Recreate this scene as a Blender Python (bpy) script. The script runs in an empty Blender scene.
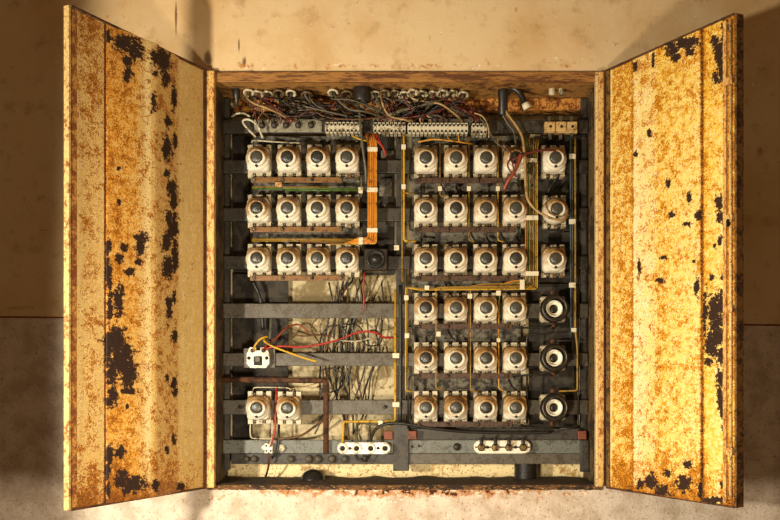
import bpy, bmesh, math, random
from mathutils import Vector, noise as mnoise
random.seed(7)
C = bpy.context.scene.collection
S = 0.002          # metres per unit; a unit is one photo pixel on the wall plane
ZC = 1.30          # camera height
D = 1000.0         # camera distance in units
CX, CY = 410.0, 380.0

def P(px, py, dep):
    k = (D + dep) / D
    return ((px - CX) * k, dep, (CY - py) * k)
def proj(x, y, z):
    k = D / (D + y)
    return CX + x * k, CY - z * k
def W(p):
    return Vector((p[0] * S, p[1] * S, ZC + p[2] * S))

# ------------------------------------------------------------------ materials
def lin(h):
    h = h.lstrip('#'); o = []
    for i in (0, 2, 4):
        c = int(h[i:i + 2], 16) / 255
        o.append(c / 12.92 if c <= .04045 else ((c + .055) / 1.055) ** 2.4)
    return (*o, 1.0)

class NT:
    def __init__(s, name):
        s.m = bpy.data.materials.new(name); s.m.use_nodes = True
        s.t = s.m.node_tree; s.b = s.t.nodes['Principled BSDF']
    def new(s, k): return s.t.nodes.new(k)
    def put(s, sock, v):
        if v is None: return
        if hasattr(v, 'is_linked'): s.t.links.new(v, sock)
        else: sock.default_value = v
    def coord(s, which='Object'):
        return s.new('ShaderNodeTexCoord').outputs[which]
    def pos(s): return s.new('ShaderNodeNewGeometry').outputs['Position']
    def sep(s, v):
        n = s.new('ShaderNodeSeparateXYZ'); s.put(n.inputs[0], v); return n.outputs
    def mapping(s, v, scale=(1, 1, 1)):
        n = s.new('ShaderNodeMapping'); s.put(n.inputs['Vector'], v); n.inputs['Scale'].default_value = scale
        return n.outputs[0]
    def noise(s, v, scale, detail=4, rough=.55, dist=0):
        n = s.new('ShaderNodeTexNoise'); s.put(n.inputs['Vector'], v)
        n.inputs['Scale'].default_value = scale; n.inputs['Detail'].default_value = detail
        n.inputs['Roughness'].default_value = rough; n.inputs['Distortion'].default_value = dist
        return n.outputs[0]
    def vor(s, v, scale):
        n = s.new('ShaderNodeTexVoronoi'); s.put(n.inputs['Vector'], v); n.inputs['Scale'].default_value = scale
        return n.outputs['Distance']
    def math(s, op, a, b=0.0, c=None):
        n = s.new('ShaderNodeMath'); n.operation = op
        s.put(n.inputs[0], a); s.put(n.inputs[1], b)
        if c is not None: s.put(n.inputs[2], c)
        return n.outputs[0]
    def step(s, v, lo, hi):
        n = s.new('ShaderNodeMapRange'); n.interpolation_type = 'SMOOTHSTEP'
        s.put(n.inputs[0], v); n.inputs[1].default_value = lo; n.inputs[2].default_value = hi
        return n.outputs[0]
    def mix(s, f, a, b):
        n = s.new('ShaderNodeMix'); n.data_type = 'RGBA'
        s.put(n.inputs[0], f); s.put(n.inputs[6], a); s.put(n.inputs[7], b)
        return n.outputs[2]
    def attr(s, name):
        n = s.new('ShaderNodeAttribute'); n.attribute_name = name
        q = s.new('ShaderNodeSeparateColor'); s.t.links.new(n.outputs['Color'], q.inputs[0])
        return q.outputs
    def rand(s): return s.new('ShaderNodeObjectInfo').outputs['Random']
    def bump(s, h, strength, dist=.002):
        n = s.new('ShaderNodeBump'); n.inputs['Strength'].default_value = strength
        n.inputs['Distance'].default_value = dist; s.put(n.inputs['Height'], h)
        s.t.links.new(n.outputs[0], s.b.inputs['Normal'])
    def done(s, col, rough=.5, metal=0.0, spec=None):
        s.put(s.b.inputs['Base Color'], col); s.put(s.b.inputs['Roughness'], rough); s.put(s.b.inputs['Metallic'], metal)
        if spec is not None: s.b.inputs['Specular IOR Level'].default_value = spec
        return s.m

def dirty(name, base, dirt, amt=.5, scale=40, rough=.6, metal=0.0, bump=.3, fleck=None, spec=None, vary=.0, stretch=None):
    """a worn surface: base colour, noisy dirt, optional small flecks"""
    n = NT(name); o = n.coord()
    if stretch: o = n.mapping(o, stretch)
    r = n.rand(); n1 = n.noise(o, scale, 6, .65); n2 = n.noise(o, scale * 4, 4, .6)
    v = n.math('ADD', n1, n.math('MULTIPLY', n.math('SUBTRACT', n2, .5), .45))
    if vary: v = n.math('ADD', v, n.math('MULTIPLY', n.math('SUBTRACT', r, .5), vary))
    f = n.step(v, .62 - amt * .35, .82 - amt * .35)
    col = n.mix(f, lin(base), lin(dirt))
    if fleck:
        n3 = n.noise(o, scale * 9, 2, .5)
        col = n.mix(n.step(n3, .60, .68), col, lin(fleck))
    if bump: n.bump(v, bump, .0015)
    return n.done(col, rough, metal, spec)

M = {}
M['steel'] = dirty('grey painted steel', '#575246', '#43331f', .52, 60, .5, .0, .25, '#4a3018')
M['plate'] = dirty('pale grey plate', '#8f8a76', '#6a5e44', .42, 60, .5, 0, .25, '#4a3a22')
M['steel_blue'] = dirty('cool grey steel', '#686a62', '#4a463a', .42, 50, .5, 0, .25, '#3f3020')
M['dark_steel'] = dirty('grimy dark steel', '#3a352b', '#20180f', .55, 35, .55, .0, .35, '#4a3018')
M['board'] = dirty('grey insulating board', '#706858', '#2a231a', .56, 30, .75, 0, .5, '#191410')
M['dark_board'] = dirty('dark grimy board', '#3a3226', '#1a140d', .6, 16, .8, 0, .5)
M['copper'] = dirty('tarnished copper bar', '#7e5628', '#4c3016', .45, 90, .45, .1, .3)
M['rust_bar'] = dirty('rusty brown bar', '#4e3118', '#26170b', .55, 70, .6, .0, .4)
M['rust'] = dirty('rusted paint', '#c98a3a', '#6b3510', .75, 30, .7, 0, .5, '#3a1c0a')
M['rust_strip'] = dirty('rust edged cream paint', '#e0b668', '#9a5218', .52, 130, .6, 0, .4, '#5a2a0e', stretch=(1, 1, .5))
M['bead'] = dirty('rusty bead', '#c08a3e', '#7a3c12', .72, 60, .7, 0, .4, '#3a1c0a')
M['rust_dark'] = dirty('dark rust', '#5a3416', '#26150a', .5, 40, .8, 0, .6)
M['edge_cream'] = dirty('pale worn edge paint', '#e0c58c', '#8a5a22', .3, 40, .5, 0, .3, '#6b3c14')
M['edge_dim'] = dirty('worn edge paint with rust', '#c4a468', '#7a4a1a', .45, 60, .6, 0, .3, '#55300f')
M['edge_brown'] = dirty('brown worn edge with shade', '#80592a', '#3f2611', .55, 40, .65, 0, .4, '#2a160a')  # darker brown paints in the shade on the right door's free edge
M['black'] = dirty('black plastic', '#1d1b18', '#2e251a', .3, 40, .4, 0, .15)
M['bakelite'] = dirty('dark bakelite', '#1f1912', '#3a2a16', .35, 60, .35, 0, .2)
M['glass_dark'] = dirty('dark inspection glass', '#403d35', '#211f1b', .44, 160, .3, 0, .3, '#5a564c', vary=.3)
M['hole'] = dirty('dark recess', '#15110c', '#0d0a07', .3, 60, .7, 0, .1)
M['brass'] = dirty('dull brass', '#7a6236', '#33240f', .5, 90, .4, .6, .3)
M['screw'] = dirty('dirty steel screw', '#6d6656', '#2a2118', .5, 90, .4, .5, .3)
M['clip'] = dirty('white cable clip', '#d8cdb0', '#8a7346', .25, 90, .5, 0, .2)
M['strip'] = dirty('off-white terminal plastic', '#c9bfa4', '#6d5a36', .35, 70, .5, 0, .2, vary=.2)
M['yellowed'] = dirty('yellowed plastic', '#caa66a', '#6d4a20', .4, 60, .5, 0, .2)
M['porcelain'] = dirty('white porcelain', '#ece4d0', '#9a7c4c', .25, 50, .25, 0, .15)
M['bush'] = dirty('dirty white bushing', '#bfb292', '#564224', .5, 60, .5, 0, .2, vary=.4)
M['tan_tag'] = dirty('tan tag', '#c79a5e', '#7a4d22', .4, 60, .6, 0, .2)
M['red_block'] = dirty('rust red block', '#7a3a1c', '#3f1d0e', .4, 60, .6, 0, .3)
for k, h, d in (('yellow', '#c4981a', '#7a580f'), ('dull_yellow', '#94701c', '#54400f'), ('orange', '#c4741a', '#94500e'), ('amber', '#c48a24', '#80540f'),
                ('red', '#a02414', '#54120a'), ('dark_red', '#5c2018', '#30100b'), ('wire_black', '#1c1813', '#2f271c'),
                ('wire_grey', '#55503f', '#2b261b'), ('tan', '#a88a5a', '#5f4726'), ('green', '#4d6b20', '#2a3a14'),
                ('blue_grey', '#3c4a4c', '#22282a'), ('brown', '#5e3a1c', '#2a190c'), ('white_wire', '#bdb296', '#6d5c3c'), ('rust_red', '#8a3b20', '#4a1c0f')):
    M[k] = dirty(k + ' insulation', h, d, .35, 60, .45, 0, .15)

def ceramic():
    n = NT('stained white ceramic'); o = n.coord(); z = n.sep(o)[2]; r = n.rand()
    n1 = n.noise(o, 55, 5, .6); n2 = n.noise(o, 260, 3, .6)
    off = n.math('MULTIPLY', n.math('SUBTRACT', r, .5), .34)
    v = n.math('ADD', n.math('ADD', n.math('MULTIPLY', z, 16.0), n.math('MULTIPLY', n.math('SUBTRACT', n1, .5), 1.1)), off)
    v = n.math('ADD', v, n.math('MULTIPLY', n.math('SUBTRACT', n2, .5), .35))
    c = n.mix(n.step(v, -.22, .28), lin('#e2d9c4'), lin('#a5804c'))
    c = n.mix(n.step(v, .16, .58), c, lin('#5e3a18'))
    c = n.mix(n.step(n2, .70, .76), c, lin('#5a3d1c'))
    n.bump(n2, .12, .001)
    return n.done(c, .3)
M['ceramic'] = ceramic()
M['ceramic_plain'] = dirty('grimy ceramic base', '#bfb193', '#59401f', .5, 60, .4, 0, .2, vary=.3)

def door_mat(name, cream, pale, gold, rust1, rust2, dark):
    n = NT(name)
    uv = n.new('ShaderNodeUVMap').outputs[0]
    a = n.attr('wear_highlight')                                   # R peel, G rust, B gold, lowest on the painted ridge highlight
    def nz(scale, detail=5, rough=.62, dist=0.0, k=2.6, v=uv):
        return n.math('MULTIPLY', n.math('SUBTRACT', n.noise(v, scale, detail, rough, dist), .5), k)
    b1 = nz(5, 4); b2 = nz(13, 6, .7); b3 = nz(34, 5, .65); b4 = nz(85, 4, .6); b5 = nz(190, 2, .5)
    nv = nz(4, 5, .65, 0, 2.6, n.mapping(uv, (7, 1.0, 1)))
    col = n.mix(n.step(n.math('ADD', b2, n.math('MULTIPLY', nv, .6)), -.3, .7), lin(cream), lin(pale))
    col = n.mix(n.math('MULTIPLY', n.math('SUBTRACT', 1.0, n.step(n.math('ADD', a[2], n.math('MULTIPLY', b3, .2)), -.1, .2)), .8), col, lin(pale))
    g = n.math('ADD', n.math('MULTIPLY', n.math('SUBTRACT', a[2], .45), 1.0), n.math('ADD', n.math('MULTIPLY', b2, .9), n.math('MULTIPLY', b3, .9)))
    col = n.mix(n.math('MULTIPLY', n.step(g, -.12, .40), .9), col, lin(gold))
    q = n.math('ADD', n.math('MULTIPLY', b3, .85), n.math('ADD', n.math('MULTIPLY', b4, .55), n.math('MULTIPLY', b2, 1.05)))
    q = n.math('ADD', q, n.math('ADD', n.math('MULTIPLY', b1, .75), n.math('MULTIPLY', n.math('SUBTRACT', a[1], .52), 1.9)))
    col = n.mix(n.math('MULTIPLY', n.step(q, -.16, .12), .85), col, lin(rust1))
    col = n.mix(n.step(q, .20, .46), col, lin(rust2))
    col = n.mix(n.step(q, .55, .75), col, lin('#3a1c0a'))
    sp = n.math('ADD', b4, n.math('ADD', n.math('MULTIPLY', b5, .5), n.math('MULTIPLY', n.math('SUBTRACT', a[1], .25), 1.0)))
    col = n.mix(n.math('MULTIPLY', n.step(sp, .42, .62), .9), col, lin(rust2))
    for sc_, k_, off in ((30, .9, .20), (58, 1.0, .10), (100, .9, .10)):
        wv = n.new('ShaderNodeVectorMath'); wv.operation = 'ADD'
        cn = n.new('ShaderNodeTexNoise'); n.put(cn.inputs['Vector'], uv); cn.inputs['Scale'].default_value = sc_ * 1.6
        sv = n.new('ShaderNodeVectorMath'); sv.operation = 'SCALE'; n.put(sv.inputs[0], cn.outputs['Color']); sv.inputs['Scale'].default_value = .9 / sc_
        n.put(wv.inputs[0], n.mapping(uv, (1, .8, 1))); n.put(wv.inputs[1], sv.outputs[0])
        d_ = n.vor(wv.outputs[0], sc_)
        r_ = n.math('ADD', n.math('MULTIPLY', n.math('SUBTRACT', a[1], off), k_), n.math('ADD', n.math('MULTIPLY', b2, .38), n.math('MULTIPLY', b1, .22)))
        e_ = n.math('SUBTRACT', r_, d_)
        col = n.mix(n.math('MULTIPLY', n.step(e_, -.16, .06), .75), col, lin(rust1))
        col = n.mix(n.math('MULTIPLY', n.step(e_, .0, .14), .9), col, lin(rust2))
        col = n.mix(n.step(e_, .16, .30), col, lin('#3a1c0a'))
    p = n.math('ADD', n.math('MULTIPLY', n.math('SUBTRACT', a[0], .47), 2.0), n.math('ADD', n.math('MULTIPLY', b2, 1.25), n.math('MULTIPLY', b3, 1.15)))
    p = n.math('ADD', p, n.math('MULTIPLY', b4, .6))
    col = n.mix(n.math('MULTIPLY', n.step(p, -.42, -.06), .5), col, lin(rust1))
    f = n.step(p, -.05, .02)
    col = n.mix(f, col, n.mix(n.step(b3, -.4, .6), lin(dark), lin('#3a2112')))
    h = n.math('SUBTRACT', n.math('MULTIPLY', n.math('ADD', n.math('MULTIPLY', b4, .6), n.math('MULTIPLY', b3, .5)), .35), n.math('MULTIPLY', f, .9))
    n.bump(h, .5, .0014)
    return n.done(col, n.math('ADD', .42, n.math('MULTIPLY', f, .35)), 0, .35)
M['door_l'] = door_mat('peeling cream door paint', '#dcb86e', '#f2dca0', '#dc9c30', '#c07a20', '#74390f', '#22120a')
M['door_r'] = door_mat('rust speckled pale door paint', '#f4dc80', '#fdf4d4', '#ecbc2c', '#d8921a', '#a2560c', '#28150b')

def wall_mat():
    n = NT('plaster wall'); p = n.pos(); x, y, z = n.sep(p)
    a = n.attr('stain')
    n1 = n.noise(p, 3.2, 6, .6); n2 = n.noise(p, 22, 6, .62); n3 = n.noise(p, 160, 3, .6); n4 = n.noise(p, 420, 2, .5)
    up = n.mix(n.step(n1, .40, .68), lin('#dfc397'), lin('#cda671'))
    up = n.mix(n.math('MULTIPLY', n.step(n2, .52, .72), .5), up, lin('#a2784a'))
    up = n.mix(n.math('MULTIPLY', n.step(n2, .70, .78), .6), up, lin('#6d4622'))
    lo = n.mix(n.step(n2, .38, .66), lin('#dccbb8'), lin('#bda892'))
    lo = n.mix(n.math('MULTIPLY', n.step(n3, .56, .70), .55), lo, lin('#6a553a'))
    lo = n.mix(n.math('MULTIPLY', n.step(n4, .62, .70), .6), lo, lin('#54412a'))
    # the painted dado ends at a slightly sloping line
    line = n.math('ADD', n.math('ADD', z, n.math('MULTIPLY', x, .0105)), -(ZC + .118))
    isup = n.step(line, -.0008, .0008)
    col = n.mix(isup, lo, up)
    dk = n.math('ADD', a[0], n.math('MULTIPLY', n.math('SUBTRACT', n2, .5), .7))
    col = n.mix(n.math('MULTIPLY', n.step(dk, .42, .75), .85), col, lin('#5a3a1e'))
    rs = n.math('ADD', a[1], n.math('MULTIPLY', n.math('SUBTRACT', n.noise(p, 60, 5, .65), .5), 2.8))
    rs = n.math('ADD', rs, n.math('MULTIPLY', n.math('SUBTRACT', n3, .5), .6))
    col = n.mix(n.math('MULTIPLY', n.step(rs, .3, .7), .8), col, lin('#b0702c'))
    col = n.mix(n.step(rs, .82, .95), col, lin('#4a2410'))
    chip = n.math('MULTIPLY', n.step(rs, .25, .45), n.step(n.noise(n.mapping(p, (.5, 1, 1)), 95, 4, .6), .57, .61))
    col = n.mix(n.math('MULTIPLY', chip, .8), col, lin('#efe2cc'))
    rough_h = n.math('ADD', n.math('MULTIPLY', n3, .8), n.math('MULTIPLY', n4, .5))
    up_h = n.math('ADD', n.math('MULTIPLY', n2, .6), n.math('MULTIPLY', n3, .12))
    n.bump(n.math('ADD', n.math('MULTIPLY', rough_h, n.math('SUBTRACT', 1.0, isup)), n.math('MULTIPLY', up_h, isup)), .5, .004)
    return n.done(col, .85, 0, .2)
M['wall'] = wall_mat()
M['red_line'] = dirty('red brown painted line', '#7d3a1e', '#5a2a14', .3, 20, .8, 0, .2)
M['strip_cream'] = dirty('cream painted strip', '#e8d29c', '#b08a4c', .36, 24, .6, 0, .3, '#8a5a22')
M['back'] = dirty('peeling cream back plate', '#c2b18a', '#7a673f', .52, 11, .7, 0, .35, '#8a744c')
M['side'] = dirty('grimy cabinet side', '#6a5330', '#2f2212', .6, 14, .7, 0, .4, '#3a200e')
M['ceil'] = dirty('brown cabinet roof', '#9a6d34', '#54330f', .5, 14, .7, 0, .4, '#40230d')
M['lip'] = dirty('rusty top edge', '#a06e32', '#5c3412', .66, 60, .7, 0, .5, '#4a260d', stretch=(.12, 1, 1))
M['channel'] = dirty('rusted channel', '#cc8c3a', '#70350e', .6, 60, .6, 0, .5, '#3a1808')
M['edge_dirt'] = dirty('crumbling rusty ledge', '#6a4826', '#2c1c0e', .62, 40, .9, 0, .7, '#b08a58', stretch=(.4, 1, 1))
M['dirt'] = dirty('dirt and rust crumbs', '#4a3822', '#241a10', .55, 60, .9, 0, .8, '#7a5228')

# ------------------------------------------------------------------ mesh builder (unit coordinates: x right, y into the wall, z up)
class MB:
    def __init__(s): s.v = []; s.f = []; s.smooth = []
    def add(s, vs, fs, smooth=False):
        o = len(s.v); s.v += [tuple(v) for v in vs]
        s.f += [tuple(i + o for i in f) for f in fs]; s.smooth += [smooth] * len(fs)
        return s
    def box(s, x0, x1, y0, y1, z0, z1, bev=0.0):
        if bev <= 0:
            vs = [(x, y, z) for x in (x0, x1) for y in (y0, y1) for z in (z0, z1)]
            return s.add(vs, [(0, 1, 3, 2), (4, 6, 7, 5), (0, 4, 5, 1), (2, 3, 7, 6), (0, 2, 6, 4), (1, 5, 7, 3)])
        bm = bmesh.new(); bmesh.ops.create_cube(bm, size=1)
        for v in bm.verts:
            v.co = ((x0 + x1) / 2 + v.co.x * (x1 - x0), (y0 + y1) / 2 + v.co.y * (y1 - y0), (z0 + z1) / 2 + v.co.z * (z1 - z0))
        bmesh.ops.bevel(bm, geom=bm.edges[:], offset=bev, segments=2, affect='EDGES', profile=.6)
        bm.verts.index_update()
        s.add([v.co[:] for v in bm.verts], [[v.index for v in f.verts] for f in bm.faces]); bm.free()
        return s
    def lathe(s, prof, cx=0, cz=0, n=28, caps=True, smooth=True):
        """profile of (radius, y) turned round the y axis"""
        vs = []; fs = []
        for r, y in prof:
            for i in range(n):
                a = 2 * math.pi * i / n
                vs.append((cx + r * math.cos(a), y, cz + r * math.sin(a)))
        for k in range(len(prof) - 1):
            for i in range(n):
                j = (i + 1) % n
                fs.append((k * n + i, k * n + j, (k + 1) * n + j, (k + 1) * n + i))
        s.add(vs, fs, smooth)
        if caps:
            for k in (0, len(prof) - 1):
                if prof[k][0] > .01: s.add(vs[k * n:(k + 1) * n], [tuple(range(n))])
        return s
    def vlathe(s, prof, cx, cy, n=18):
        """profile of (radius, z) turned round a vertical axis"""
        vs = []; fs = []
        for r, z in prof:
            for i in range(n):
                a = 2 * math.pi * i / n
                vs.append((cx + r * math.cos(a), cy + r * math.sin(a), z))
        for k in range(len(prof) - 1):
            for i in range(n):
                j = (i + 1) % n
                fs.append((k * n + i, (k + 1) * n + i, (k + 1) * n + j, k * n + j))
        return s.add(vs, fs, True)
    def prism(s, poly, y0, y1, top=1.0):
        """outline in x,z extruded in y; the y1 end is scaled by top"""
        n = len(poly); cx = sum(p[0] for p in poly) / n; cz = sum(p[1] for p in poly) / n
        vs = [(x, y0, z) for x, z in poly] + [(cx + (x - cx) * top, y1, cz + (z - cz) * top) for x, z in poly]
        fs = [tuple(range(n)), tuple(range(2 * n - 1, n - 1, -1))]
        fs += [(i, n + i, n + (i + 1) % n, (i + 1) % n) for i in range(n)]
        return s.add(vs, fs)
    def loft(s, rings, smooth=False):
        n = len(rings[0]); vs = [p for r in rings for p in r]; fs = []
        for k in range(len(rings) - 1):
            for i in range(n):
                j = (i + 1) % n
                fs.append((k * n + i, k * n + j, (k + 1) * n + j, (k + 1) * n + i))
        fs += [tuple(range(n - 1, -1, -1)), tuple(range((len(rings) - 1) * n, len(rings) * n))]
        return s.add(vs, fs, smooth)
    def tube(s, pts, r, sides=7, smooth_path=True, sub=6):
        p = [Vector(q) for q in pts]
        if smooth_path and len(p) > 2:
            e = [p[0] * 2 - p[1]] + p + [p[-1] * 2 - p[-2]]; q = []
            for i in range(1, len(e) - 2):
                for k in range(sub):
                    t = k / sub
                    q.append(.5 * ((2 * e[i]) + (-e[i - 1] + e[i + 1]) * t + (2 * e[i - 1] - 5 * e[i] + 4 * e[i + 1] - e[i + 2]) * t * t
                                   + (-e[i - 1] + 3 * e[i] - 3 * e[i + 1] + e[i + 2]) * t ** 3))
            q.append(p[-1]); p = q
        rings = []; ref = None
        for i, c in enumerate(p):
            d = (p[min(i + 1, len(p) - 1)] - p[max(i - 1, 0)])
            if d.length < 1e-6: d = Vector((0, 0, 1))
            d.normalize()
            if ref is None:
                ref = Vector((0, 1, 0)) if abs(d.y) < .9 else Vector((1, 0, 0))
            u = ref - d * ref.dot(d)
            if u.length < 1e-4: u = d.orthogonal()
            u.normalize(); w = d.cross(u); ref = u
            rings.append([tuple(c + (u * math.cos(2 * math.pi * k / sides) + w * math.sin(2 * math.pi * k / sides)) * r) for k in range(sides)])
        return s.loft(rings, True)
    def build(s, name, mat, parent=None, origin=None):
        if parent is not None: o = Vector(parent['_o'])
        elif origin is not None: o = Vector(origin)
        else:
            o = Vector([(min(v[i] for v in s.v) + max(v[i] for v in s.v)) / 2 for i in range(3)])
        me = bpy.data.meshes.new(name)
        me.from_pydata([((v[0] - o.x) * S, (v[1] - o.y) * S, (v[2] - o.z) * S) for v in s.v], [], s.f)
        me.polygons.foreach_set('use_smooth', s.smooth)
        bm = bmesh.new(); bm.from_mesh(me); bmesh.ops.recalc_face_normals(bm, faces=bm.faces[:]); bm.to_mesh(me); bm.free()
        me.materials.append(M[mat] if isinstance(mat, str) else mat); me.update()
        ob = bpy.data.objects.new(name, me); C.objects.link(ob)
        if parent is not None: ob.parent = parent
        else: ob.location = W(o)
        ob['_o'] = tuple(o)
        return ob

def tag(o, label=None, cat=None, group=None, kind=None):
    if label: o['label'] = label
    if cat: o['category'] = cat
    if group: o['group'] = group
    if kind: o['kind'] = kind
    return o
def thing(name, org, label, cat, group=None):
    o = bpy.data.objects.new(name, None); C.objects.link(o); o.location = W(org); o['_o'] = tuple(org)
    o.empty_display_size = .02
    return tag(o, label, cat, group)
def dup(root, org, label, group=None):
    r = root.copy(); C.objects.link(r); r.location = W(org); r['label'] = label
    if group: r['group'] = group
    for ch in list(root.children):
        c = ch.copy(); C.objects.link(c); c.parent = r
        for g in list(ch.children):
            d = g.copy(); C.objects.link(d); d.parent = c
    return r
def structure(o): o['kind'] = 'structure'; return o
def circ(cx, cz, r, n=24, a0=0.0): return [(cx + r * math.cos(a0 + 2 * math.pi * i / n), cz + r * math.sin(a0 + 2 * math.pi * i / n)) for i in range(n)]
def rrect(x0, x1, z0, z1, r, seg=5):
    o = []
    for cx, cz, a in ((x1 - r, z1 - r, 0), (x0 + r, z1 - r, 90), (x0 + r, z0 + r, 180), (x1 - r, z0 + r, 270)):
        for k in range(seg + 1):
            t = math.radians(a + 90 * k / seg); o.append((cx + r * math.cos(t), cz + r * math.sin(t)))
    return o

# ------------------------------------------------------------------ the wall
OX0, OX1, OZ0, OZ1 = -203.0, 193.0, -107.0, 308.0     # opening of the cabinet
def axis(lo, hi, fine_lo, fine_hi, st, keep):
    a = [lo, (lo + fine_lo) / 2]; x = fine_lo
    while x < fine_hi: a.append(x); x += st
    a += [fine_hi, (fine_hi + hi) / 2, hi]
    for k in keep: a.append(k)
    a = sorted(a); o = [a[0]]
    for v in a[1:]:
        if v - o[-1] > .4: o.append(v)
        elif v in keep: o[-1] = v
    return o
xs = axis(-1000, 1000, -420, 400, 3.0, (OX0, OX1)); zs = axis(-640, 900, -150, 392, 3.0, (OZ0, OZ1))
# wall marks, in photo pixels: (x, y, rx, ry, strength)
DARK = [(176, 18, 1.6, 26, 1.0), (208, 58, 7, 16, .8), (237, 20, 1.0, 24, .7), (239, 45, 1.2, 12, .8), (244, 62, 3.0, 8, .9), (251, 70, 9, 3, .7), (54, 145, 3, 3, .8),
        (20, 215, 8, 12, .55), (45, 230, 22, 2.2, .6), (20, 308, 26, 7, .6), (450, 32, 4, 5, .5), (395, 57, 130, 1.3, .75), (340, 40, 2, 2, .5), (12, 40, 10, 18, .5), (700, 495, 1.2, 14, .7), (660, 488, 24, 1.4, .5),
        (760, 150, 9, 16, .5), (757, 240, 12, 10, .45)]
RUST = [(410, 491, 195, 8, .85), (300, 492, 60, 7, .3), (500, 490, 80, 5, .3), (352, 494, 26, 4, .3), (250, 66, 22, 4, .6), (380, 66, 180, 3, .45), (560, 64, 30, 5, .4), (215, 497, 20, 6, .4), (490, 492, 14, 3, .6), (430, 487, 190, 2.5, .4)]
def field(lst, px, py):
    m = 0.0
    for x, y, rx, ry, k in lst:
        d = ((px - x) / rx) ** 2 + ((py - y) / ry) ** 2
        if d < 4: m = max(m, k * math.exp(-d * 1.2))
    return m
wb = MB(); cols = []; idx = {}
for i, x in enumerate(xs):
    for j, z in enumerate(zs):
        idx[i, j] = len(wb.v); wb.v.append((x, 0.0, z))
        px, py = CX + x, CY - z
        cols.append((field(DARK, px, py), field(RUST, px, py), 0, 1))
for i in range(len(xs) - 1):
    for j in range(len(zs) - 1):
        if xs[i] >= OX0 - .1 and xs[i + 1] <= OX1 + .1 and zs[j] >= OZ0 - .1 and zs[j + 1] <= OZ1 + .1: continue
        wb.f.append((idx[i, j], idx[i + 1, j], idx[i + 1, j + 1], idx[i, j + 1])); wb.smooth.append(False)
wall = structure(wb.build('wall_back', 'wall'))
ca = wall.data.color_attributes.new('stain', 'FLOAT_COLOR', 'POINT')
ca.data.foreach_set('color', [c for q in cols for c in q])
mod = wall.modifiers.new('thickness', 'SOLIDIFY'); mod.thickness = .25; mod.offset = -1
for nm, (x0, x1) in (('trim_1', (-1000, -204)), ('trim_2', (194, 1000))):
    t = MB(); f = lambda x: 59 - x * .0105
    t.prism([(x0, f(x0) - 1), (x1, f(x1) - 1), (x1, f(x1) + .6), (x0, f(x0) + .6)], -.5, .2)
    structure(t.build(nm, 'red_line'))

# ------------------------------------------------------------------ the cabinet
BD = 75.0
cab = thing('electrical_cabinet', (-5, 0, -107), 'wide rusty cream electrical cabinet sunk in the wall with both doors swung open', 'cabinet')
MB().box(-203, 193, BD, BD + 2, -107, 308).build('back_panel', 'back', cab)
for x0, x1 in ((-202.6, -196), (187, 192.6)):
    MB().box(x0, x1, 1, BD, -107, 308).build('side_panel', 'side', cab)
MB().box(-196, 187, 2, BD, 298, 308).build('top_panel', 'ceil', cab)
MB().box(-196, 187, 2.2, BD, -109, -105.5).build('bottom_panel', 'rust_dark', cab)
be = MB(); rings = []
for i in range(201):
    x = -202.6 + 395.2 * i / 200; q1 = mnoise.noise((x * .07, 1, 0)); q2 = mnoise.noise((x * .35, 5, 0)); q3 = mnoise.noise((x * .2, 9, 2))
    rings.append([(x, -1.6 - q3, -105.0 + .5 * q2), (x, 2, -104.6 + .8 * q1 + .4 * q2), (x, 2.1, -110), (x, -1.0 - q3, -109.6 - 1.6 * abs(q1) - .8 * q2)])
be.loft(rings); be.build('bottom_edge', 'edge_dirt', cab)
MB().box(-196, 187, -3, 2, 297.5, 307.5, .8).build('top_edge', 'lip', cab)
# channel across the back under the roof, an open C section
cpoly = [(57, 285), (57, 297.5), (72, 297.5), (72, 295.5), (59, 295.5), (59, 287), (72, 287), (72, 285)]
MB().box(-195, 186, 73.4, BD - .2, -105, -86).build('back_strip', 'strip_cream', cab)
ch = MB(); ch.loft([[(x, y - .4 * abs(math.sin(x)), z) for y, z in cpoly] for x in (-186, 186)]); 
ch.build('top_channel', 'channel', cab)
# jambs that carry the hinges
MB().box(-202.5, -194, -9, 1, -107, 307, 1.6).build('hinge_jamb', 'rust_strip', cab)
MB().box(184.6, 187.0, -7, 1, -106, 306, .6).build('hinge_jamb', 'edge_cream', cab)
MB().box(187.0, 192.4, -8.5, 1, -106, 306, 1.2).build('hinge_jamb', 'rust_strip', cab)

PEEL_L = [(125,43,11,8),(135,50,8,10),(127,60,4,6),(128,72,4,6),(127,78,4,4),(109,37,3,6),(156,58,6,8),(164,62,6,14),(166,78,4,8),(155,74,3,2),
 (174,98,3,12),(154,103,3,9),(168,122,3,6),(167,148,5,11),(175,140,2,9),(167,173,3,5),(172,187,5,9),(174,200,4,10),(170,220,4,10),(174,225,4,14),(166,243,5,8),
 (175,250,3,14),(170,235,4,8),(141,238,6,5),(140,247,5,8),(124,248,4,4),(108,248,3,9),(120,258,4,4),(118,169,2.5,2.5),(119,202,2,3),(108,272,4,12),(110,282,2,8),
 (130,272,5,4),(119,300,5,15),(138,262,3,3),(110,308,3,16),(168,266,6,10),(175,262,3,10),(169,308,3,12),(174,297,2,6),(174,336,3,6),(115,340,10,14),(122,360,12,16),
 (128,375,8,12),(112,370,6,16),(108,350,4,20),(125,350,8,8),(174,383,3,6),(167,378,2,4),(113,395,6,8),(128,391,8,3),(110,402,4,6),(127,407,2,3),(175,392,3,4),
 (109,455,4,10),(120,452,5,6),(108,470,4,8),(121,480,6,9),(135,484,11,8),(128,488,9,6),(108,490,3,8),(174,440,2,5),(167,450,2,4),(156,485,3,6),(181,486,4,4)]
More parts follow.
